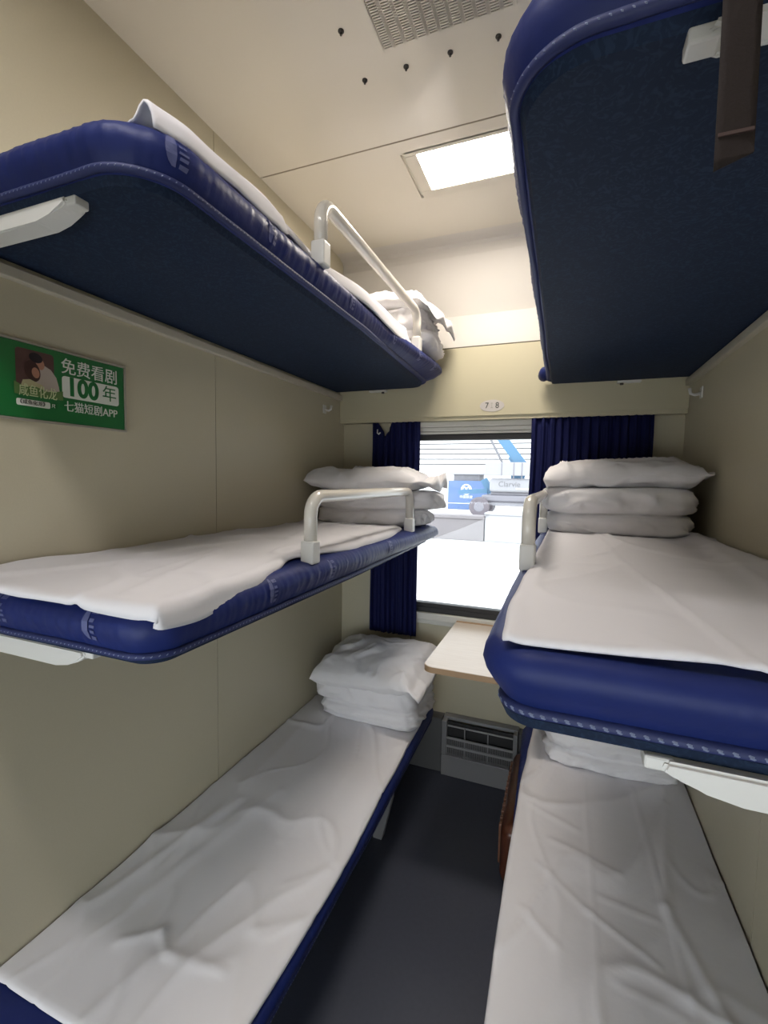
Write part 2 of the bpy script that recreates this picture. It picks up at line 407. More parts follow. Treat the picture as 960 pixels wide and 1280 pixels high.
def cushion(side, z0, z1, w, y0, y1, r, wf, rf, wr, seed, parent, emblems=(), zfn=None, boxy=False, sp=0.011, over=0.0):
    X = mirror(side); PR = BOXY if boxy else PROFILE
    P, Nn, L = outline(w, y0, y1, r, wf, rf)
    h = z1 - z0
    def pt(i, t, extra=0.0):
        o = prof_off(t, PR); s = L * i / (len(P) - 1)
        amp = wr * math.sin(math.pi * min(1, max(0, t))) 
        sl = s + 0.02 * t; o += amp * (0.5 + 0.5 * N(s * 5, 1.3, seed)) * (ridge(sl * 48, t * 1.3, seed, 4) - 0.4) + 0.35 * amp * N(sl * 90, t * 2, seed)
        o += 0.004 * N(s * 4, t * 2, seed + 5)
        if over and Nn[i].x > 0: o += over * Nn[i].x * pw(P[i].y, [(1.5, 0.0), (2.38, 1.0)]) * pw(t, [(0.02, 0.0), (0.45, 1.0), (0.8, 1.0), (1.0, 0.6)])
        p = P[i] + Nn[i] * (o + extra)
        z = z0 + h * t + (0.003 * N(s * 5, 3.1, seed) * t) + (zfn(p.x, p.y) if zfn else 0)
        return Vector((max(0.004, p.x), p.y, z))
    bm = bmesh.new(); rows = []
    for o, t in PR:
        rows.append([bm.verts.new((X(q.x), q.y, q.z)) for q in (pt(i, t) for i in range(len(P)))])
    for A, B in zip(rows, rows[1:]):
        for i in range(len(P) - 1): bm.faces.new((A[i], A[i + 1], B[i + 1], B[i]))
        bm.faces.new((A[-1], A[0], B[0], B[-1]))
    bm.faces.new(rows[0]); bm.faces.new(rows[-1])
    c = obj('cushion', bm, M_navy, parent, smooth=True)
    # trim along the lower edge: a cord with a row of stitches
    bm = bmesh.new(); path = []
    for i in range(0, len(P)):
        q = pt(i, 0.07, 0.004); path.append((X(q.x), q.y, q.z))
    tube(bm, path, 0.0075 if not boxy else 0.0095, 8)
    obj('trim_cord', bm, M_cord, c, smooth=True)
    bm = bmesh.new()
    step = sp; n = int(L / step); bl = sp * 0.31
    for k in range(1, n):
        fi = k * step / L * (len(P) - 1); i = min(len(P) - 2, int(fi)); ex_ = 0.0105 if not boxy else 0.0128; q = pt(i, 0.07, ex_).lerp(pt(i + 1, 0.07, ex_), fi - i); d = Nn[i]; tn = Vector((-d.y, d.x))
        ctr = Vector((q.x, q.y, q.z)); vs = []
        for a in range(6):
            ca, sa = math.cos(a * math.pi / 3), math.sin(a * math.pi / 3)
            v = ctr + Vector((tn.x, tn.y, 0)) * ca * bl + Vector((0, 0, 1)) * (sa * bl * 0.6 + ca * bl * 0.25)
            vs.append(v)
        top = ctr + Vector((d.x, d.y, 0)) * 0.0016
        B = [bm.verts.new((X(v.x), v.y, v.z)) for v in vs]; T = bm.verts.new((X(top.x), top.y, top.z))
        for a in range(6): bm.faces.new((B[a], B[(a + 1) % 6], T))
    obj('stitching', bm, M_stitch, c)
    # woven marks on the cover
    for (ex, ey, sc) in emblems:
        i0 = min(range(len(P)), key=lambda i: (P[i] - Vector((ex, ey))).length)
        s0 = L * i0 / (len(P) - 1)
        bm = bmesh.new()
        def place(ds, t):
            f = (s0 + ds) / L * (len(P) - 1); i = max(0, min(len(P) - 2, int(f))); a = f - i
            q = pt(i, t, 0.0016).lerp(pt(i + 1, t, 0.0016), a); return (X(q.x), q.y, q.z)
        sg = sc if side == 'L' else -sc
        def quad(pts4):
            bm.faces.new([bm.verts.new(place(a * sg, b)) for a, b in pts4])
        rowsz = [0.30 + 0.06 * k for k in range(11)]
        prv = None
        for tz in rowsz:                       # shaded half oval
            wv = 0.013 * math.sqrt(max(0.0, 1 - ((tz - 0.6) / 0.31) ** 2)) + 0.002
            cur = [bm.verts.new(place((-0.004 - wv * q) * sg, tz)) for q in (0, .5, 1)]
            if prv:
                for q in (0, 1): bm.faces.new((prv[q], prv[q + 1], cur[q + 1], cur[q]))
            prv = cur
        for (ta, tb, xa, xb) in ((0.80, 0.87, -0.001, 0.016), (0.66, 0.72, -0.001, 0.010), (0.55, 0.60, -0.001, 0.013), (0.44, 0.50, 0.0, 0.012), (0.30, 0.38, 0.0, 0.013)):
            quad([(xa, ta), (xb, ta), (xb + 0.001, tb), (xa + 0.001, tb)])
        quad([(0.011, 0.34), (0.014, 0.34), (0.017, 0.84), (0.014, 0.84)])
        obj('woven_mark', bm, M_emb, c)
    # underside board
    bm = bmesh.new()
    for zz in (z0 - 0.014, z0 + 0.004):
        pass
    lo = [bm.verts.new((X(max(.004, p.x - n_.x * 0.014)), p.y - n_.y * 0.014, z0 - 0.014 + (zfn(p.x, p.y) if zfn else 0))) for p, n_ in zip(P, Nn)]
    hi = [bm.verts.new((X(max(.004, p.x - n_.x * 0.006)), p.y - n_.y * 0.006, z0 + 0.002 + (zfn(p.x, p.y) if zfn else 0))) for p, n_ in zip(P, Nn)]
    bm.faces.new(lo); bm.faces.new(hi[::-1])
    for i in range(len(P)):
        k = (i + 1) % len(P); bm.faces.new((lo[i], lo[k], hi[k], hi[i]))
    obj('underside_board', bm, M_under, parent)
    return c

def bracket(side, z, parent, x1=0.39, y0=0.605, h=0.05):
    X = mirror(side); bm = bmesh.new()
    poly = [(0.004, z), (x1, z), (x1 + .004, z - 0.012), (x1 - 0.012, z - 0.6 * h), (x1 - 0.04, z - h + .006), (x1 - 0.075, z - h), (0.004, z - h - 0.004)]
    poly = [(X(a), b) for a, b in poly]
    prism(bm, poly, 1, y0, y0 + 0.042)
    es = [e for e in bm.edges]
    bmesh.ops.bevel(bm, geom=es, offset=0.004, segments=2, affect='EDGES')
    b = obj('support_bracket', bm, M_white, parent)
    bm = bmesh.new(); box(bm, *sorted((X(x1 - 0.01), X(x1 + 0.022))), y0 + 0.006, y0 + 0.034, z - 0.016, z + 0.001, 0.003)
    obj('bracket_tip', bm, M_white, b)

def guard_rail(side, x, ya, yb, zb, zt, r, parent, r2=0.055):
    X = mirror(side); pts = []
    pts.append((X(x), ya, zb))
    def arc(cy, cz, a0, a1):
        for k in range(9):
            a = a0 + (a1 - a0) * k / 8; pts.append((X(x), cy + r2 * math.cos(a), cz + r2 * math.sin(a)))
    arc(ya + r2, zt - r2, math.pi, math.pi / 2); arc(yb - r2, zt - r2, math.pi / 2, 0)
    pts.append((X(x), yb, zb))
    bm = bmesh.new(); tube(bm, pts, r, 18)
    g = obj('guard_rail', bm, M_rail, parent, smooth=True)
    for yy in (ya, yb):
        bm = bmesh.new(); hs = r + 0.0022; xs = sorted((X(x - hs), X(x + hs)))
        box(bm, xs[0], xs[1], yy - hs, yy + hs, zb - 0.052, zb + 0.014, 0.006, 3)
        obj('rail_socket', bm, M_white, g)

BY0, BY1 = 0.585, 2.428
def berth(side, tier, z0, z1, label, emblems=(), wr=0.002, w=0.58, wf=0.545, rail=None, seed=1, brk=True, zfn=None, r=0.11, rf=0.10, y0=BY0, boxy=False, sp=0.011, bh=0.04, by=0.62, over=0.0):
    X = mirror(side)
    t = thing('sleeping_berth', (X(0.29), 1.5, z0), label, 'berth', 'sleeping berths of the compartment')
    cushion(side, z0, z1, w, y0, BY1, r, wf, rf, wr, seed, t, emblems, zfn, boxy, sp, over)
    if brk: bracket(side, z0 - 0.014, t, h=bh, y0=by)
    # far end lug resting on the pelmet
    if tier == 'top':
        bm = bmesh.new(); box(bm, *sorted((X(0.20), X(0.30))), 2.425, 2.457, z0 - 0.022, z0 - 0.012, 0.002)
        l = obj('support_lug', bm, M_white, t)
        bm = bmesh.new(); cyl(bm, (X(0.28), 2.44, z0 - 0.022), (X(0.28), 2.44, z0 - 0.030), 0.008, 12)
        obj('lug_bolt', bm, M_screw, l)
    if rail: guard_rail(side, *rail, t)
    return t

ZT_L, ZT_R = 2.152, 2.132
berth('L', 'top', ZT_L, ZT_L + 0.092, 'top navy padded berth on the left wall, above the green poster', emblems=((0.575, 0.66, 1.1), (0.58, 0.93, 1.0), (0.578, 1.36, 1.0), (0.565, 1.75, 1.0), (0.556, 2.02, 1.0), (0.55, 2.22, 1.0)),
      wr=0.0065, wf=0.545, over=0.075, bh=0.032, by=0.590, rail=(0.592, 1.165, 2.06, 2.278, 2.405, 0.019), seed=3)
ur = berth('R', 'top', ZT_R, ZT_R + 0.092, 'top navy padded berth on the right wall, seen from below with its patterned underside', wr=0.003, w=0.596, wf=0.60, seed=4, r=0.10, rf=0.03, bh=0.012, by=0.588)
bm = bmesh.new(); tube(bm, [(W - 0.612, 2.34, ZT_R + 0.045), (W - 0.622, 2.37, ZT_R + 0.035), (W - 0.628, 2.40, ZT_R + 0.028), (W - 0.624, 2.425, ZT_R + 0.022)], [0.012, 0.030, 0.034, 0.016], 12)
for v in bm.verts: v.co.x = W - 0.612 + (v.co.x - (W - 0.612)) * 0.8
obj('loose_cover_corner', bm, M_navy, ur, smooth=True)
ZM_L, ZM_R = 1.312, 1.336
berth('L', 'mid', ZM_L, ZM_L + 0.095, 'middle navy padded berth on the left wall, level with the window', emblems=((0.20, BY0, 1.0), (0.46, BY0, 1.0), (0.58, 0.92, 1.0), (0.575, 1.22, 1.0), (0.57, 1.72, 1.0)),
      wr=0.004, w=0.592, wf=0.565, over=0.06, rail=(0.583, 1.135, 2.04, 1.45, 1.588, 0.019), seed=5, r=0.06, by=0.60)
berth('R', 'mid', ZM_R, ZM_R + 0.096, 'middle navy padded berth on the right wall, its thick near end facing the camera', wr=0.0015, w=0.592, wf=0.58, y0=0.594,
      rail=(0.588, 1.16, 2.06, 1.478, 1.592, 0.0165), seed=6, r=0.06, boxy=True, sp=0.0145, by=0.592, bh=0.034)
ZB = 0.33
lb = berth('L', 'low', ZB, ZB + 0.085, 'bottom navy padded berth on the left wall, above the bare floor', wr=0.003, w=0.635, wf=0.62, seed=7, brk=False, r=0.06, rf=0.08, y0=0.56)
rb = berth('R', 'low', ZB, ZB + 0.085, 'bottom navy padded berth on the right wall, above the brown suitcase', wr=0.003, w=0.61, wf=0.635, seed=8, brk=False, r=0.06, rf=0.08, y0=0.56)
for o, s in ((lb, 'L'), (rb, 'R')):
    X = mirror(s)
    bm = bmesh.new()
    box(bm, *sorted((X(0.004), X(0.03))), 0.62, 2.40, 0.24, ZB - 0.014, 0.003)
    box(bm, *sorted((X(0.56), X(0.585))), 0.62, 2.40, 0.27, ZB - 0.014, 0.003)
    obj('bed_frame', bm, M_dark, o)
    for yy in ((0.75, 1.86) if s == 'L' else (0.75, 1.70)):
        bm = bmesh.new()
        prism(bm, [(X(0.50), 0.0), (X(0.54), 0.0), (X(0.585), 0.20), (X(0.585), ZB - 0.014), (X(0.36), ZB - 0.014), (X(0.36), 0.27), (X(0.47), 0.22)], 1, yy, yy + 0.035)
        obj('leg', bm, M_heat, o)

# ------------------------------------------------------------------ sheets
def sheet(side, label, zt, y0, y1, xe, dropA, dropN, seed, creases=(), amp=1.0, lip=0.0, zbase=None, nearcurve=None, hang=None):
    """xe(y): where the cloth turns over the aisle edge; dropA(y): how far it hangs there; dropN: hang over the near end"""
    X = mirror(side)
    nx, ny = 76, 190
    def f(u, v):
        y = lerp(y0, y1, v); e = xe(y); d = dropA(y)
        tot = e + d; q = u * tot
        if q < e: x, dz = q, 0.0
        else:
            s = q - e; rr = 0.012
            if s < rr * 1.57: a = s / rr; x = e + rr * math.sin(a); dz = -rr * (1 - math.cos(a))
            else: x = e + rr + 0.002 * N(y * 9, s * 30, seed); dz = -rr - (s - rr * 1.57)
        # near end
        yy = y
        ns = (v * (y1 - y0))
        dn = dropN(x)
        if ns < dn:
            k = dn - ns; rr = 0.012
            if k < rr * 1.57: a = k / rr; yy = y0 + dn - rr * math.sin(a); dz2 = -rr * (1 - math.cos(a))
            else: yy = y0 + dn - rr - (k - rr * 1.57) * 0.15; dz2 = -rr - (k - rr * 1.57)
            if dz < -1e-6:                       # rounded corner where both hems meet
                yy = lerp(yy, y0 + dn, 0.35 * min(1, dz / -0.03)); x -= 0.4 * min(0.03, -dz2) * min(1.0, dz / -0.03)
            dz = min(dz, dz2)
        w1 = N(x * 3.0 + seed, y * 2.0) 
        h = 0.0035 * (w1 + 0.3) + 0.0035 * N(x * 7 + w1, y * 6, seed)
        h += 0.011 * max(0, ridge(x * 3.2 + 0.8 * w1 + y * 0.9, y * 1.3 - x * 1.1, seed + 2.5, 16) - 0.2)
        h += 0.006 * max(0, ridge(x * 6 + w1, y * 3 + x * 3, seed + 9.5, 14) - 0.25)
        for (xa, ya, xb, yb, ht, wd) in creases:
            ax, ay = xb - xa, yb - ya; L2 = ax * ax + ay * ay
            tt = max(0, min(1, ((x - xa) * ax + (y - ya) * ay) / L2))
            dd = math.hypot(x - xa - ax * tt, y - ya - ay * tt)
            h += ht * math.exp(-(dd / wd) ** 1.6)
        hd = amp * h
        if lip: hd += lip * math.exp(-((q - e + 0.006) / 0.016) ** 2)
        base = zt if zbase is None else zbase(x, y)
        z = base + dz + max(0.0, hd + 0.004)
        return Vector((X(max(0.006, x)), yy, z))
    bm = bmesh.new(); grid(bm, f, nx, ny)
    o = obj('bed_sheet', bm, M_sheet, smooth=True)
    # make the cloth's faces point up so the thickness goes down into itself
    up_ = sum(p.normal.z * p.area for p in o.data.polygons)
    if up_ < 0: o.data.flip_normals()
    m = o.modifiers.new('thickness', 'SOLIDIFY'); m.thickness = 0.004; m.offset = 1
    return tag(o, label, 'bed sheet', 'white bed sheets')

c0 = lambda v: (lambda *_: v)
sheet('L', 'white sheet on the left middle berth, draped past its near corner', ZM_L + 0.098, 0.552, 2.44,
      lambda y: pw(y, [(0.535, 0.604), (0.62, 0.600), (0.85, 0.585), (1.0, 0.555), (1.1, 0.535), (1.18, 0.545), (1.45, 0.572), (1.75, 0.572), (2.0, 0.545), (2.08, 0.50), (2.2, 0.53), (2.44, 0.52)]),
      lambda y: pw(y, [(0.535, 0.045), (0.7, 0.055), (0.9, 0.045), (1.05, 0.012), (1.2, 0.015), (1.5, 0.032), (1.8, 0.030), (2.05, 0.012), (2.44, 0.01)]),
      lambda x: 0.021 + 0.014 * N(x * 6, 1.7) + 0.016 * max(0.0, x - 0.33) / 0.3, 11, creases=((0.15, 0.95, 0.22, 1.35, 0.006, 0.014), (0.5, 0.62, 0.35, 1.0, 0.006, 0.02)), lip=0.003)
sheet('R', 'white sheet laid flat on the right middle berth', ZM_R + 0.099, 0.594, 2.44,
      lambda y: pw(y, [(0.578, 0.572), (0.75, 0.580), (1.0, 0.578), (1.1, 0.572), (1.3, 0.570), (2.0, 0.56), (2.44, 0.54)]),
      c0(0.006), c0(0.012), 23, amp=0.8, creases=((0.31, 0.6, 0.37, 1.3, 0.005, 0.006), (0.37, 1.3, 0.39, 2.0, 0.004, 0.007), (0.05, 0.9, 0.06, 2.3, 0.022, 0.03), (0.17, 0.62, 0.08, 1.7, 0.010, 0.02), (0.5, 1.2, 0.2, 1.25, 0.004, 0.02)))
sheet('L', 'white sheet on the left top berth, rolled up along the edge', ZT_L + 0.094, 0.62, 2.42,
      lambda y: pw(y, [(0.62, 0.558), (0.7, 0.575), (1.0, 0.572), (1.03, 0.56), (1.2, 0.55), (1.5, 0.588), (1.85, 0.59), (2.05, 0.56), (2.42, 0.50)]),
      lambda y: pw(y, [(0.62, 0.026), (0.98, 0.030), (1.04, 0.012), (1.1, 0.014), (1.4, 0.03), (1.8, 0.045), (2.02, 0.03), (2.12, 0.01), (2.42, 0.01)]),
      c0(0.012), 37, lip=0.030, amp=0.9)
sheet('L', 'wrinkled white sheet on the left bottom berth', ZB + 0.088, 0.625, 2.43,
      lambda y: pw(y, [(0.62, 0.625), (1.2, 0.638), (1.7, 0.622), (2.1, 0.612), (2.43, 0.60)]),
      c0(0.018), lambda x: 0.012, 41, amp=0.95, creases=((0.22, 0.80, 0.30, 0.86, 0.007, 0.012), (0.30, 0.86, 0.36, 0.82, 0.009, 0.010), (0.36, 0.82, 0.52, 0.84, 0.006, 0.010), (0.14, 1.0, 0.10, 1.9, 0.006, 0.025), (0.30, 0.62, 0.33, 0.80, 0.006, 0.014), (0.36, 0.86, 0.40, 1.10, 0.005, 0.014), (0.05, 0.85, 0.16, 1.35, 0.008, 0.018), (0.16, 0.92, 0.27, 1.45, 0.006, 0.02), (0.42, 1.25, 0.47, 1.75, 0.004, 0.02), (0.52, 0.95, 0.62, 1.02, 0.006, 0.016), (0.52, 1.10, 0.62, 1.20, 0.005, 0.014)))
sheet('R', 'white sheet with ironed fold lines on the right bottom berth', ZB + 0.088, 0.585, 2.43,
      lambda y: pw(y, [(0.585, 0.612), (1.4, 0.618), (1.9, 0.612), (2.1, 0.60), (2.43, 0.585)]),
      c0(0.02), c0(0.012), 59, amp=0.9, creases=((0.385, 0.6, 0.385, 2.0, 0.004, 0.006), (0.17, 0.9, 0.21, 2.0, 0.005, 0.008), (0.04, 0.9, 0.19, 1.45, 0.009, 0.014), (0.19, 1.45, 0.10, 1.95, 0.006, 0.014), (0.40, 1.36, 0.24, 1.26, 0.006, 0.007), (0.54, 1.48, 0.40, 1.36, 0.004, 0.008), (0.5, 1.60, 0.30, 1.52, 0.004, 0.01), (0.57, 1.3, 0.48, 1.22, 0.005, 0.01), (0.58, 1.75, 0.42, 1.68, 0.004, 0.012), (0.36, 1.42, 0.22, 1.40, 0.004, 0.008), (0.35, 1.18, 0.2, 1.15, 0.003, 0.008)))

# ------------------------------------------------------------------ quilts and pillows
def quilt(side, label, cx, cy, z0, lobes, seed, rot=0.0, zt=None, n_exp=5.0, tuck=0.03, amp=1.0):
    """lobes: (height, width, depth, dx, dy) from the bottom up; one folded quilt in one mesh"""
    X = mirror(side); NA = 150; bm = bmesh.new(); rows = []; z = z0
    for li, (h, w, d, dx, dy) in enumerate(lobes):
        nl = 11
        for k in range(nl):
            t = k / (nl - 1)
            if li and k == 0: continue
            b = math.sqrt(max(0.0, 1 - abs(2 * t - 1) ** 2.4)); ins = tuck * (1 - b)
            row = []
            for a in range(NA):
                th = 2 * math.pi * a / NA; c, s = math.cos(th), math.sin(th)
                rr = 1.0 / ((abs(c) ** n_exp + abs(s) ** n_exp) ** (1 / n_exp))
                px, py = rr * c * (w / 2 - ins), rr * s * (d / 2 - ins)
                arc = th * 3.0
                sag = 0.016 * N(px * 3.5, py * 3.5, seed + li * 3)
                wrk = amp * (0.020 * N(px * 4, py * 4 + z * 3, seed + li) + 0.020 * b * (ridge(px * 9 + t * 1.5 * N(px * 3, py * 3, seed), py * 9 + t * 2.0, seed + li * 7, 5) - 0.5)
                      + 0.006 * b * (ridge(px * 20 + 2 * N(px * 5, py * 5, seed), py * 20 + t * 1.5, seed + li, 4) - 0.4) + 0.003 * N(px * 28, py * 28, seed + t * 4))
                fac = 1 + wrk / max(0.05, math.hypot(px, py))
                px *= fac; py *= fac
                px += dx; py += dy
                zz = z + h * t + sag * (0.4 + 0.6 * t)
                if zt: zz += zt(px, py) * (zz - z0)
                qx = px * math.cos(rot) - py * math.sin(rot); qy = px * math.sin(rot) + py * math.cos(rot)
                row.append(bm.verts.new((X(max(.008, cx + qx)), cy + qy, zz)))
            rows.append(row)
        z += h
    for A, B in zip(rows, rows[1:]):
        for a in range(NA): bm.faces.new((A[a], A[(a + 1) % NA], B[(a + 1) % NA], B[a]))
    prev = rows[-1]; ctr = sum((v.co for v in prev), Vector()) / NA
    for f_ in (0.85, 0.6, 0.3):
        row = [bm.verts.new(ctr.lerp(v.co, f_) + Vector((0, 0, 0.006 * (1 - f_) ** .5 + 0.005 * N(v.co.x * 6, v.co.y * 6, seed)))) for v in rows[-1]]
        for a in range(NA): bm.faces.new((prev[a], prev[(a + 1) % NA], row[(a + 1) % NA], row[a]))
        prev = row
    bm.faces.new(prev); bm.faces.new(rows[0])
    o = obj('folded_quilt', bm, M_quilt, smooth=True)
    return tag(o, label, 'quilt', 'folded white quilts')

def pillow(side, label, cx, cy, z0, w, d, h, seed, rot=0.0, tilt=0.0, roll=0.0, bend=None, flange=0.05, flange_side=1, plump=0.5, droop=0.0, ear=0.05, gape=0.0):
    """flange: loose open end of the pillowcase on one short side"""
    X = mirror(side); nu, nv = 72, 44; bm = bmesh.new()
    def shape(u, v, s):
        # u,v in -1..1; corners stick out, sides pull in
        fu = u; ex = 0.0
        over = 1 + 2 * flange / w
        if flange_side: 
            U = u * (1 + (over - 1) * (0.5)) + (over - 1) * 0.5 * flange_side
        else: U = u
        cl = max(-1, min(1, U))
        t = max(0.0, (1 - abs(cl) ** 6.5)) ** plump * max(0.0, (1 - abs(v) ** 3.6)) ** plump; edge = max(abs(cl), abs(v)) ** 4
        x = U * w / 2 * (1 - ear * 0.6 * (1 - v * v) - 0.045 * v ** 6); y = v * d / 2 * (1 - ear * (1 - min(1, abs(U)) ** 2))
        q1 = N(x * 4, y * 4, seed + 9); com = 0.010 * N(x * 4, y * 4, seed) + 0.010 * edge * (ridge(x * 11 + q1, y * 9, seed + 2, 4) - 0.5); dent = 0.020 * (ridge(x * 3.2 + 1.2 * q1, y * 4.5 + q1, seed + 3 * s, 8) - 0.3) * t + 0.014 * edge * (ridge(x * 11 + q1, y * 9, seed + 2 * s, 4) - 0.5) * min(1, t * 3) + 0.003 * N(x * 22, y * 22, seed + s)
        z = (h / 2) * t * (1.15 if s > 0 else 0.85) * s + com + dent * min(1.0, t * 1.2) 
        if abs(U) > 1:
            k = (abs(U) - 1) * w / 2
            z += 0.010 * math.sin(v * 7 + seed) * k / max(1e-4, flange) - droop * (k / max(1e-4, flange)) ** 1.3 + s * (0.0025 + gape * (k / max(1e-4, flange)) ** 0.7 * (1 - v ** 4) * (0.8 + 0.35 * math.sin(v * 5 + s + seed)))
        else:
            z += 0.0012 * s
        if bend: z += bend(x, y)
        return x, y, z
    ct, st = math.cos(tilt), math.sin(tilt); cr, sr = math.cos(rot), math.sin(rot); co, so = math.cos(roll), math.sin(roll)
    def P(u, v, s):
        x, y, z = shape(2 * u - 1, 2 * v - 1, s)
        y, z = y * ct - z * st, y * st + z * ct
        x, z = x * co - z * so, x * so + z * co
        x, y = x * cr - y * sr, x * sr + y * cr
        return Vector((X(max(.008, cx + x)), cy + y, z0 + h / 2 * 0.85 + z))
    A = grid(bm, lambda u, v: P(u, v, 1), nu, nv); B = grid(bm, lambda u, v: P(u, v, -1), nu, nv)
    for i in range(nu - 1):
        for j in (0, nv - 1): bm.faces.new((A[j][i], A[j][i + 1], B[j][i + 1], B[j][i]))
    for j in range(nv - 1):
        for i in (0, nu - 1): bm.faces.new((A[j][i], A[j + 1][i], B[j + 1][i], B[j][i]))
    o = obj('pillow', bm, M_quilt, smooth=True)
    return tag(o, label, 'pillow', 'white pillows')

# left middle berth
zq = ZM_L + 0.104
quilt('L', 'white quilt folded double behind the guard rail of the left middle berth', 0.352, 2.24, zq, ((0.078, 0.58, 0.36, -0.02, 0.0), (0.092, 0.66, 0.37, 0.0, 0.0)), 101)
pillow('L', 'white pillow with a loose flared end on top of the left middle berth quilt', 0.315, 2.20, zq + 0.165, 0.59, 0.40, 0.112, 111, flange=0.085, flange_side=1, rot=0.05, gape=0.034)
# right middle berth
zq = ZM_R + 0.105
quilt('R', 'white quilt folded double below the pillow on the right middle berth', 0.318, 2.13, zq, ((0.082, 0.51, 0.40, 0.0, 0.0), (0.100, 0.55, 0.42, 0.005, 0.0)), 202, rot=-0.02)
pillow('R', 'white pillow on top of the folded quilt of the right middle berth', 0.315, 2.13, zq + 0.172, 0.57, 0.40, 0.118, 215, flange=0.022, flange_side=-1, rot=-0.02, gape=0.012, roll=-0.05)
# left top berth
zq = ZT_L + 0.108
quilt('L', 'white quilt folded behind the guard rail of the left top berth', 0.35, 2.25, zq, ((0.085, 0.60, 0.36, 0.0, 0.0), (0.10, 0.54, 0.36, -0.01, 0.0)), 303, amp=1.3)
pillow('L', 'white pillow with a drooping open end on top of the left top berth quilt', 0.33, 2.23, zq + 0.178, 0.56, 0.36, 0.11, 313, flange=0.10, flange_side=1, droop=0.085, gape=0.02, roll=-0.06)
# left bottom berth
zq = ZB + 0.098
quilt('L', 'white quilt folded double at the window end of the left bottom berth', 0.36, 2.21, zq, ((0.085, 0.54, 0.40, 0.02, 0.0), (0.125, 0.58, 0.40, -0.01, 0.0)), 404, rot=-0.04, tuck=0.024)
pillow('L', 'white pillow slumped over the quilt of the left bottom berth', 0.36, 2.20, zq + 0.185, 0.56, 0.46, 0.14, 414, flange=0.05, flange_side=1, droop=0.04, tilt=0.13, roll=0.08, rot=-0.05, gape=0.012)
# right bottom berth
quilt('R', 'white quilt folded double on the right bottom berth, under the middle berth', 0.285, 2.24, zq, ((0.066, 0.53, 0.40, 0.0, 0.0), (0.105, 0.54, 0.40, 0.0, 0.0)), 505)
pillow('R', 'white pillow on the quilt of the right bottom berth, only its corner peeking out', 0.30, 2.24, zq + 0.166, 0.56, 0.38, 0.11, 515, flange=0.05, flange_side=1)

# ------------------------------------------------------------------ curtains
def curtain(label, x0, x1, zb, zt, seed, npl, amp, ztop=None):
    bm = bmesh.new(); nx, nz = 200, 30
    def f(u, v):
        x = lerp(x0, x1, u); z = lerp(zb + 0.012 * N(u * 14, 0.3, seed), zt if not ztop else ztop(x), v)
        ph = u * npl * 2 * math.pi + 1.2 * N(u * 4, v * 0.5, seed)
        y = YW - 0.041 - amp * (math.sin(ph) + 0.35 * math.sin(2.3 * ph + seed)) * (0.75 + 0.25 * (1 - v))
        return Vector((x + 0.006 * N(z * 3, u * 2, seed) + (x0 + 0.27 - x) * 0.0, y, z))
    grid(bm, f, nx, nz)
    o = obj('curtain', bm, M_curt, smooth=True)
    m = o.modifiers.new('thickness', 'SOLIDIFY'); m.thickness = 0.0015
    return tag(o, label, 'curtain', 'navy window curtains')
lc = curtain('pleated navy curtain left of the window, one top corner slipped off its rail', 0.205, 0.492, 0.745, 1.972, 3, 8, 0.011,
        ztop=lambda x: 1.972 - 0.085 * max(0, 1 - abs(x - 0.285) / 0.045))
bm = bmesh.new(); tube(bm, [(0.243, YW - 0.060, 1.925), (0.243, YW - 0.063, 1.905), (0.252, YW - 0.065, 1.898), (0.262, YW - 0.063, 1.908)], 0.004, 8)
obj('curtain_hook', bm, M_white, lc, smooth=True)
curtain('pleated navy curtain right of the window, behind the pillow', 1.082, 1.627, 0.745, 1.968, 9, 13, 0.012)

# ------------------------------------------------------------------ number plate, hooks
t = thing('number_plate', (0.883, 2.457, 2.033), 'small oval plate reading 7 and 8 on the pelmet above the window', 'sign')
bm = bmesh.new(); n = 40
tube(bm, [(0.883, 2.4575, 2.033), (0.883, 2.4555, 2.033)], 0.0305, n)
for v in bm.verts: v.co.x = 0.883 + (v.co.x - 0.883) * 2.05
obj('plate', bm, M_plate, t)
def on_val(u0, v0): return lambda u, v, d: (0.883 + u0 + u, 2.4553 - d, 2.033 + v0 + v)
text_mesh('7', 0.042, 'numeral', M_pdark, t, on_val(-0.026, 0.0), sx=0.95)
text_mesh('8', 0.042, 'numeral', M_pdark, t, on_val(0.027, 0.0), sx=0.95)
obj('divider', boxes((0.8815, 0.8835, 2.4548, 2.4556, 2.024, 2.044), (0.877, 0.888, 2.4548, 2.4556, 2.044, 2.047), (0.877, 0.888, 2.4548, 2.4556, 2.021, 2.024)), M_alu, t)

def coat_hook(side, y, z, label):
    X = mirror(side); t = thing('coat_hook', (X(0.001), y, z), label, 'hook', 'coat hooks near the window')
    bm = bmesh.new(); box(bm, *sorted((X(0.001), X(0.007))), y - 0.018, y + 0.018, z - 0.024, z + 0.022, 0.003)
    obj('plate', bm, M_white, t)
    bm = bmesh.new()
    tube(bm, [(X(0.005), y, z - 0.004), (X(0.028), y, z - 0.010), (X(0.042), y, z - 0.004), (X(0.046), y, z + 0.018)], [0.007, 0.006, 0.006, 0.007], 10)
    obj('hook_arm', bm, M_white, t, smooth=True)
coat_hook('L', 2.27, 2.022, 'small white coat hook on the left wall under the top berth')
coat_hook('R', 2.25, 2.02, 'small white coat hook on the right wall under the top berth')

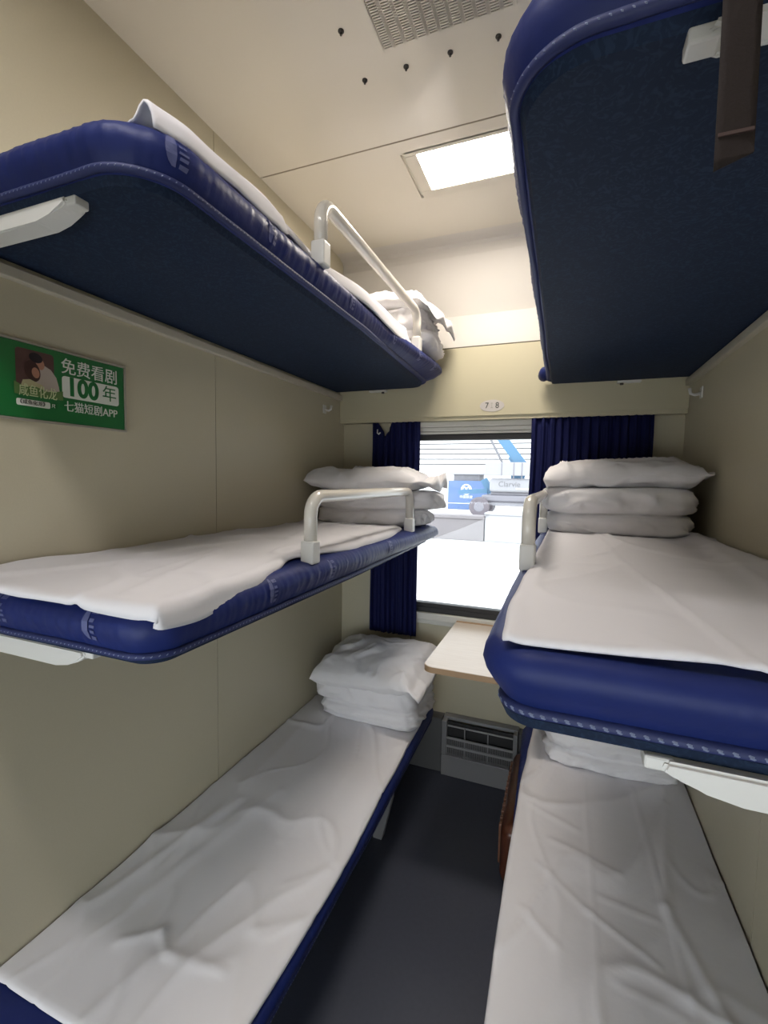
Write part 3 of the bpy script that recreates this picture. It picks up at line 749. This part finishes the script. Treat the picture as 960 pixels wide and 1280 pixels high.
# ------------------------------------------------------------------ folding table
t = thing('wall_table', (0.9, 2.2, 0.86), 'pale wooden shelf table fixed under the window', 'table')
def table_poly(ins):
    x0, x1, y0, y1, r = 0.722 + ins, 1.085 - ins, 1.825 + ins, 2.486, 0.045
    p = [(x0, y1)]
    for k in range(7):
        a = math.pi + k / 6 * math.pi / 2; p.append((x0 + r + r * math.cos(a), y0 + r + r * math.sin(a)))
    for k in range(7):
        a = 1.5 * math.pi + k / 6 * math.pi / 2; p.append((x1 - r + r * math.cos(a), y0 + r + r * math.sin(a)))
    return p + [(x1, y1)]
bm = bmesh.new(); prism(bm, table_poly(0.0), 2, 0.835, 0.8585); obj('edge_band', bm, M_edge, t)
bm = bmesh.new(); prism(bm, table_poly(0.0015), 2, 0.8586, 0.8605); obj('table_top', bm, M_wood, t)
bm = bmesh.new(); box(bm, 0.722, 1.085, 2.480, YW - 0.001, 0.836, 0.864, 0.004); obj('wall_rail', bm, M_edge, t)
bm = bmesh.new(); prism(bm, [(2.519, 0.834), (2.519, 0.62), (2.50, 0.62), (2.25, 0.81), (2.25, 0.834)], 0, 1.04, 1.06); obj('support_arm', bm, M_heat, t)

# ------------------------------------------------------------------ heater grille
t = thing('heater', (0.875, 2.43, 0.0), 'low grey heater cover with a slotted grille at the foot of the window wall', 'heater')
hx0, hx1, hy = 0.672, 1.078, 2.425
bm = bmesh.new()
box(bm, hx0, hx1, hy, YW - .001, 0.0, 0.118, 0.004)                       # kick plate
box(bm, hx0, hx0 + 0.028, hy, YW - .001, 0.118, 0.312, 0.003); box(bm, hx1 - 0.022, hx1, hy, YW - .001, 0.118, 0.312, 0.003)
box(bm, hx0, hx1, 2.47, YW - .001, 0.300, 0.318, 0.003)
obj('cover', bm, M_heat, t)
bm = bmesh.new()
box(bm, hx0 + 0.028, hx1 - 0.022, hy + 0.001, hy + 0.012, 0.212, 0.224, 0.002); box(bm, hx0 + 0.028, hx1 - 0.022, hy + 0.001, hy + 0.012, 0.165, 0.177, 0.002)
box(bm, hx0 + 0.028, hx1 - 0.022, hy + 0.016, hy + 0.024, 0.276, 0.284, 0.002)
obj('louvre', bm, mat('pale_grey_enamel', (0.42, 0.42, 0.43), 0.35), t)
bm = bmesh.new()
nb = 46
for i in range(nb):
    x = lerp(hx0 + 0.032, hx1 - 0.026, i / (nb - 1))
    box(bm, x - 0.0016, x + 0.0016, hy + 0.004, hy + 0.010, 0.118, 0.212)
    
for x in (0.80, 0.925):
    box(bm, x - 0.003, x + 0.003, hy + 0.003, hy + 0.012, 0.118, 0.284)
obj('grille_bars', bm, M_heat, t)
obj('backing', boxes((hx0 + 0.028, hx1 - 0.022, hy + 0.03, hy + 0.034, 0.118, 0.30)), M_dark, t)

# ------------------------------------------------------------------ suitcase under the right berth
t = thing('suitcase', (1.3, 1.95, 0), 'brown ribbed hard shell suitcase tucked under the right bottom berth', 'suitcase')
bm = bmesh.new(); box(bm, 1.066, 1.62, 1.80, 2.39, 0.012, 0.265, 0.045, 5)
s = obj('shell', bm, M_brown, t, smooth=True)
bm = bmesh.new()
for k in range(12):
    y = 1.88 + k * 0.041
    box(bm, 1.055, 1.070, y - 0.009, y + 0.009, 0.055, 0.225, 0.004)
obj('ribs', bm, mat('highlit_tan_ribs', (0.24, 0.11, 0.065), 0.35), s)  # tan lighter than the shell paints in the highlights on the ribs
bm = bmesh.new(); tube(bm, [(1.30, 1.802, 0.14), (1.30, 1.775, 0.14), (1.46, 1.775, 0.14), (1.46, 1.802, 0.14)], 0.009, 10)
obj('handle', bm, M_dark, t, smooth=True)
for (x, y) in ((1.17, 1.90), (1.54, 1.90), (1.17, 2.28), (1.54, 2.28)):
    bm = bmesh.new(); cyl(bm, (x, y, 0.0), (x, y, 0.02), 0.018, 14); obj('foot', bm, M_dark, t)

# ------------------------------------------------------------------ strap hanging from the right top berth
t = thing('strap', (1.37, 0.55, 2.2), 'dark brown webbing strap hanging at the near end of the right top berth', 'strap')
bm = bmesh.new()
sp = [(0.590, 2.262), (0.575, 2.258), (0.562, 2.245), (0.552, 2.22), (0.545, 2.18), (0.54, 2.10), (0.536, 2.0), (0.535, 1.935)]
def strapf(u, v):
    f = v * (len(sp) - 1); i = min(len(sp) - 2, int(f)); a = f - i
    y = lerp(sp[i][0], sp[i + 1][0], a); z = lerp(sp[i][1], sp[i + 1][1], a)
    return Vector((1.381 + (u - 0.5) * 0.031, y + 0.002 * (u - 0.5), z + (0.012 * u if v > 0.98 else 0)))
grid(bm, strapf, 6, 40)
o = obj('webbing', bm, M_strap, t, smooth=True)
m = o.modifiers.new('thickness', 'SOLIDIFY'); m.thickness = 0.002
obj('hem', boxes((1.367, 1.395, 0.5335, 0.5385, 1.965, 1.968)), mat('hem_thread', (0.07, 0.04, 0.035), 0.7), t)

# ------------------------------------------------------------------ poster on the left wall
PX = 0.001
t = thing('wall_poster', (0.002, 0.83, 1.87), 'green printed poster in a slim frame on the left wall under the top berth', 'poster')
py0, py1, pz0, pz1 = 0.535, 1.022, 1.775, 1.958
obj('board', boxes((PX, 0.006, py0, py1, pz0, pz1), bev=0.002), M_green, t)
bm = bmesh.new(); fw = 0.006
for a in ((py0 - fw, py1 + fw, pz1, pz1 + fw), (py0 - fw, py1 + fw, pz0 - fw, pz0), (py0 - fw, py0, pz0, pz1), (py1, py1 + fw, pz0, pz1)):
    box(bm, PX, 0.008, a[0], a[1], a[2], a[3], 0.001)
obj('frame', bm, M_alu, t)
def pp(yc, zc): return lambda u, v, d: (0.0062 + d + 0.0006, yc + u, zc + v)
# right half: the lettering
text_mesh('免费看剧', 0.044, 'lettering', M_pwhite, t, pp(0.918, 1.921), sx=0.94)
bm = bmesh.new()
def rrect(bm, y0, y1, z0, z1, r, xa, xb):
    p = []
    for cy, cz, a0 in ((y1 - r, z1 - r, 0), (y0 + r, z1 - r, 90), (y0 + r, z0 + r, 180), (y1 - r, z0 + r, 270)):
        for k in range(6):
            a = math.radians(a0 + k * 18); p.append((cy + r * math.cos(a), cz + r * math.sin(a)))
    prism(bm, p, 0, xa, xb)
rrect(bm, 0.838, 1.003, 1.842, 1.898, 0.008, 0.006, 0.0066)
obj('lettering_panel', bm, M_pwhite, t)
text_mesh('100', 0.066, 'lettering', M_green, t, pp(0.894, 1.870), sx=0.92, bold=0.0024)
text_mesh('年', 0.046, 'lettering', M_green, t, pp(0.973, 1.870), sx=1.0)
text_mesh('七猫短剧APP', 0.030, 'lettering', M_pwhite, t, pp(0.919, 1.818), sx=0.92)
# left half: a plain picture of two people, title and caption
M_photo = mat('picture_ground', (0.09, 0.04, 0.035), 0.4, var=(30, 0.5))
bm = bmesh.new(); rrect(bm, 0.728, 0.818, 1.848, 1.944, 0.008, 0.006, 0.0066); obj('picture', bm, M_photo, t)
def blob(name, pts, m, lay):
    bm = bmesh.new(); prism(bm, pts, 0, 0.0066 + lay * 0.0003, 0.0068 + lay * 0.0003); return obj(name, bm, m, t)
def ell(cy, cz, a, b, n=22, rot=0): return [(cy + a * math.cos(2 * math.pi * k / n) * math.cos(rot) - b * math.sin(2 * math.pi * k / n) * math.sin(rot), cz + a * math.cos(2 * math.pi * k / n) * math.sin(rot) + b * math.sin(2 * math.pi * k / n) * math.cos(rot)) for k in range(n)]
M_shirt = mat('printed_shirt', (0.45, 0.38, 0.33), 0.5); M_skin = mat('printed_skin', (0.42, 0.20, 0.13), 0.5)
M_hair = mat('printed_hair', (0.012, 0.008, 0.012), 0.5); M_dress = mat('printed_dress', (0.46, 0.42, 0.24), 0.5)
blob('picture_shirt', [(0.775, 1.905), (0.795, 1.912), (0.81, 1.905), (0.823, 1.888), (0.829, 1.865), (0.832, 1.842), (0.77, 1.838), (0.765, 1.88)], M_shirt, 1)
blob('picture_face', ell(0.784, 1.914, 0.010, 0.014, rot=0.2), M_skin, 2)
blob('picture_hair', ell(0.774, 1.927, 0.016, 0.012, rot=-0.2), M_hair, 3)
blob('picture_hair', ell(0.765, 1.893, 0.018, 0.026, rot=0.25), mat('printed_long_hair', (0.05, 0.018, 0.014), 0.5), 4)
blob('picture_dress', [(0.735, 1.848), (0.742, 1.868), (0.758, 1.872), (0.775, 1.866), (0.788, 1.862), (0.795, 1.838), (0.735, 1.838)], M_dress, 5)
blob('picture_face', ell(0.772, 1.890, 0.009, 0.013, rot=0.15), M_skin, 6)
bm = bmesh.new(); prism(bm, [(0.722, 1.862), (0.745, 1.852), (0.77, 1.856), (0.80, 1.848), (0.838, 1.856), (0.838, 1.832), (0.722, 1.832)], 0, 0.0087, 0.0089)
obj('picture_fade', bm, mat('printed_yellow_green', (0.10, 0.19, 0.05), 0.5), t)
text_mesh('咸鱼化龙', 0.028, 'lettering', mat('pale_gold_print', (0.55, 0.60, 0.35), 0.4), t, lambda u, v, d: (0.0090 + d, 0.777 + u, 1.842 + v * 1.15), sx=0.82)
bm = bmesh.new(); rrect(bm, 0.727, 0.806, 1.806, 1.822, 0.004, 0.006, 0.0066); obj('caption_bar', bm, M_pwhite, t)
text_mesh('《咸鱼化龙》', 0.0125, 'lettering', M_pdark, t, pp(0.764, 1.8145), sx=0.95)
text_mesh('尺', 0.0105, 'lettering', M_pwhite, t, pp(0.814, 1.814), sx=0.9)

# ------------------------------------------------------------------ outside the window
M_ground = mat('pale_concrete', (0.66, 0.65, 0.63), 0.8, var=(0.8, 0.05))
M_hall = mat('pale_louvre', (0.74, 0.74, 0.73), 0.6)
M_hallwall = mat('pale_hall_wall', (0.75, 0.75, 0.74), 0.7)
M_blue = mat('blue_hoarding', (0.095, 0.16, 0.32), 0.5)
M_boom = mat('light_blue_paint', (0.060, 0.155, 0.265), 0.4)
M_lgrey = mat('light_machine_grey', (0.19, 0.185, 0.21), 0.5)
M_mwhite = mat('machine_white', (0.30, 0.30, 0.32), 0.5)
M_tyre = mat('hazy_tyre', (0.13, 0.115, 0.13), 0.8)  # tyre grey lightened, haze washed into the colour
M_block = mat('grey_block', (0.19, 0.175, 0.18), 0.8, var=(2, 0.12))
M_mark = mat('hazy_grey_mark', (0.15, 0.15, 0.165), 0.6)
struct(obj('ground_outside', boxes((-70, 70, 2.9, 70, -0.10, 0.0)), M_ground))
bm = bmesh.new(); box(bm, -60, 40, 36.3, 36.6, 0, 14)
hall = struct(obj('wall_outside', bm, M_hallwall))
bm = bmesh.new()
for k in range(22):
    z = 2.6 + k * 0.40; box(bm, -60, 40, 36.1, 36.3, z, z + 0.30)
obj('louvre_slats', bm, M_hall, hall)
bm = bmesh.new()
for k in range(22): box(bm, -60, 40, 36.25, 36.295, 2.6 + k * 0.40 + 0.30, 2.6 + k * 0.40 + 0.40)
obj('louvre_gaps', bm, mat('louvre_gap_grey', (0.20, 0.20, 0.21), 0.8), hall)
# blue site hoarding
t = thing('site_cabin', (-3.9, 27, 0), 'pale blue site cabin with a round white emblem, seen through the window', 'cabin')
obj('cabin_body', boxes((-5.02, -2.75, 26.4, 28.4, 0.0, 1.66), bev=0.02), M_blue, t)
obj('skirt', boxes((-5.02, -2.75, 26.36, 26.402, 0.34, 0.37)), M_pwhite, t)
obj('window_strip', boxes((-4.75, -3.25, 26.6, 28.2, 1.66, 2.02), bev=0.01), M_mark, t)
obj('cabin_roof', boxes((-5.0, -2.8, 26.5, 28.3, 2.02, 2.12), bev=0.01), M_mwhite, t)
bm = bmesh.new(); ec = (-3.95, 1.16)
def annulus(bm, cx, cz, r0, r1, a0, a1, y, n=26, sx=1.0):
    P_ = []
    for k in range(n + 1):
        a = math.radians(lerp(a0, a1, k / n)); P_.append((math.cos(a) * sx, math.sin(a)))
    A = [bm.verts.new((cx + r0 * p[0], y, cz + r0 * p[1])) for p in P_]; B = [bm.verts.new((cx + r1 * p[0], y, cz + r1 * p[1])) for p in P_]
    for k in range(n): bm.faces.new((A[k], A[k + 1], B[k + 1], B[k]))
annulus(bm, ec[0], ec[1], 0.24, 0.31, 0, 360, 26.385)
annulus(bm, ec[0] - 0.11, ec[1] + 0.05, 0.06, 0.105, -40, 220, 26.385); annulus(bm, ec[0] + 0.11, ec[1] + 0.05, 0.06, 0.105, -40, 220, 26.385)
annulus(bm, ec[0], ec[1] - 0.02, 0.10, 0.20, 205, 335, 26.385)
r = bmesh.ops.extrude_face_region(bm, geom=bm.faces[:])
for v in r['geom']:
    if isinstance(v, bmesh.types.BMVert): v.co.y += 0.012
obj('emblem', bm, M_pwhite, t)
text_mesh('中国铁建', 0.19, 'lettering', M_pwhite, t, lambda u, v, d: (ec[0] + u, 26.385 - d, 0.72 + v), depth=0.006)
# low block wall / barrier on the platform
o = obj('barrier', boxes((-2.4, -0.73, 12.6, 13.0, 0.0, 0.60), (-2.42, -0.71, 12.56, 13.04, 0.60, 0.70), bev=0.02), M_block)
tag(o, 'low grey barrier on the ground outside the window, left of the white block', 'barrier')
o = obj('barrier', boxes((-0.70, 0.75, 12.6, 13.2, 0.0, 0.74), (-0.72, 0.77, 12.55, 13.25, 0.74, 0.80), bev=0.02), M_mwhite)
tag(o, 'low white block on the ground outside, right of the grey barrier', 'barrier')
# traffic cone
t = thing('traffic_cone', (-2.98, 23.8, 0), 'small red and white cone outside, beside the machine wheel', 'cone')
bm = bmesh.new(); box(bm, -3.15, -2.81, 23.63, 23.97, 0, 0.04, 0.01); tube(bm, [(-2.98, 23.8, 0.04), (-2.98, 23.8, 0.30)], [0.13, 0.09], 18)
obj('cone_base', bm, mat('cone_dark', (0.30, 0.20, 0.22), 0.6), t)
bm = bmesh.new(); tube(bm, [(-2.98, 23.8, 0.30), (-2.98, 23.8, 0.52)], [0.09, 0.055], 18); obj('cone_band', bm, M_pwhite, t)
bm = bmesh.new(); tube(bm, [(-2.98, 23.8, 0.52), (-2.98, 23.8, 0.70)], [0.055, 0.02], 18); obj('cone_tip', bm, mat('cone_red', (0.55, 0.12, 0.12), 0.6), t)
# boom lift
t = thing('boom_lift', (-1.2, 22.5, 0), 'grey and white boom lift machine with a light blue arm outside the window', 'machine')
bm = bmesh.new(); box(bm, -2.30, 0.55, 21.6, 23.4, 0.72, 1.02, 0.08, 3); box(bm, -2.15, 0.4, 21.75, 23.25, 0.52, 0.74, 0.04)
obj('chassis', bm, M_lgrey, t)
bm = bmesh.new(); box(bm, -1.95, 0.45, 21.6, 23.2, 1.16, 1.80, 0.14, 4)
tr = obj('engine_housing', bm, M_mwhite, t)
obj('housing_stripe', boxes((-0.75, 0.3, 21.585, 21.602, 1.30, 1.36)), mat('pale_yellow_stripe', (0.6, 0.58, 0.40), 0.5), tr)
text_mesh('Clarvie', 0.34, 'lettering', M_mark, tr, lambda u, v, d: (-1.05 + u, 21.592 - d, 1.52 + v), depth=0.004)
bm = bmesh.new(); box(bm, -1.9, 0.3, 21.8, 23.1, 1.02, 1.16, 0.03); obj('turntable', bm, M_lgrey, t)
for (x, y) in ((-2.35, 21.5), (0.15, 21.5), (-2.35, 23.5), (0.15, 23.5)):
    bm = bmesh.new(); tube(bm, [(x, y - 0.17, 0.46), (x, y - 0.14, 0.46), (x, y + 0.14, 0.46), (x, y + 0.17, 0.46)], [0.38, 0.46, 0.46, 0.38], 30)
    wl = obj('wheel', bm, M_tyre, t)
    bm = bmesh.new(); tube(bm, [(x, y - 0.19, 0.46), (x, y - 0.165, 0.46)], [0.20, 0.24], 20); obj('hub', bm, M_lgrey, wl)
def beam(bm, p, q, w, d):
    p, q = Vector(p), Vector(q); n_ = (q - p).normalized(); a = Vector((0, 1, 0)); b = n_.cross(a)
    vs = [[bm.verts.new(c + a * sa * d / 2 + b * sb * w / 2) for sa, sb in ((-1, -1), (1, -1), (1, 1), (-1, 1))] for c in (p, q)]
    bm.faces.new(vs[0]); bm.faces.new(vs[1])
    for k in range(4): bm.faces.new((vs[0][k], vs[0][(k + 1) % 4], vs[1][(k + 1) % 4], vs[1][k]))
bm = bmesh.new(); beam(bm, (-0.35, 21.9, 2.15), (-2.3, 22.0, 4.75), 0.44, 0.36)
prism(bm, [(-1.15, 2.75), (-0.85, 3.05), (-0.25, 2.45), (-0.45, 1.75), (-1.0, 1.75), (-1.05, 2.5)], 1, 21.78, 22.1)
obj('upper_boom', bm, M_boom, t)
bm = bmesh.new(); beam(bm, (-2.1, 22.2, 1.2), (-3.5, 22.3, 1.10), 0.22, 0.3); beam(bm, (-1.95, 22.25, 1.1), (-2.3, 22.25, 1.75), 0.3, 0.3); obj('lower_arm', bm, M_boom, t)
bm = bmesh.new(); tube(bm, [(-1.40, 21.7, 2.5), (-2.35, 21.8, 4.3)], 0.055, 10); obj('hydraulic_ram', bm, M_mark, t)
bm = bmesh.new(); box(bm, -2.12, -0.05, 21.35, 21.6, 1.92, 2.52, 0.03); obj('guard_panel', bm, M_mwhite, t)
for x in (-1.38, -0.85, -0.5):
    bm = bmesh.new(); tube(bm, [(x, 21.34, 1.78), (x, 21.34, 2.5)], 0.02, 8); obj('panel_post', bm, M_lgrey, t)
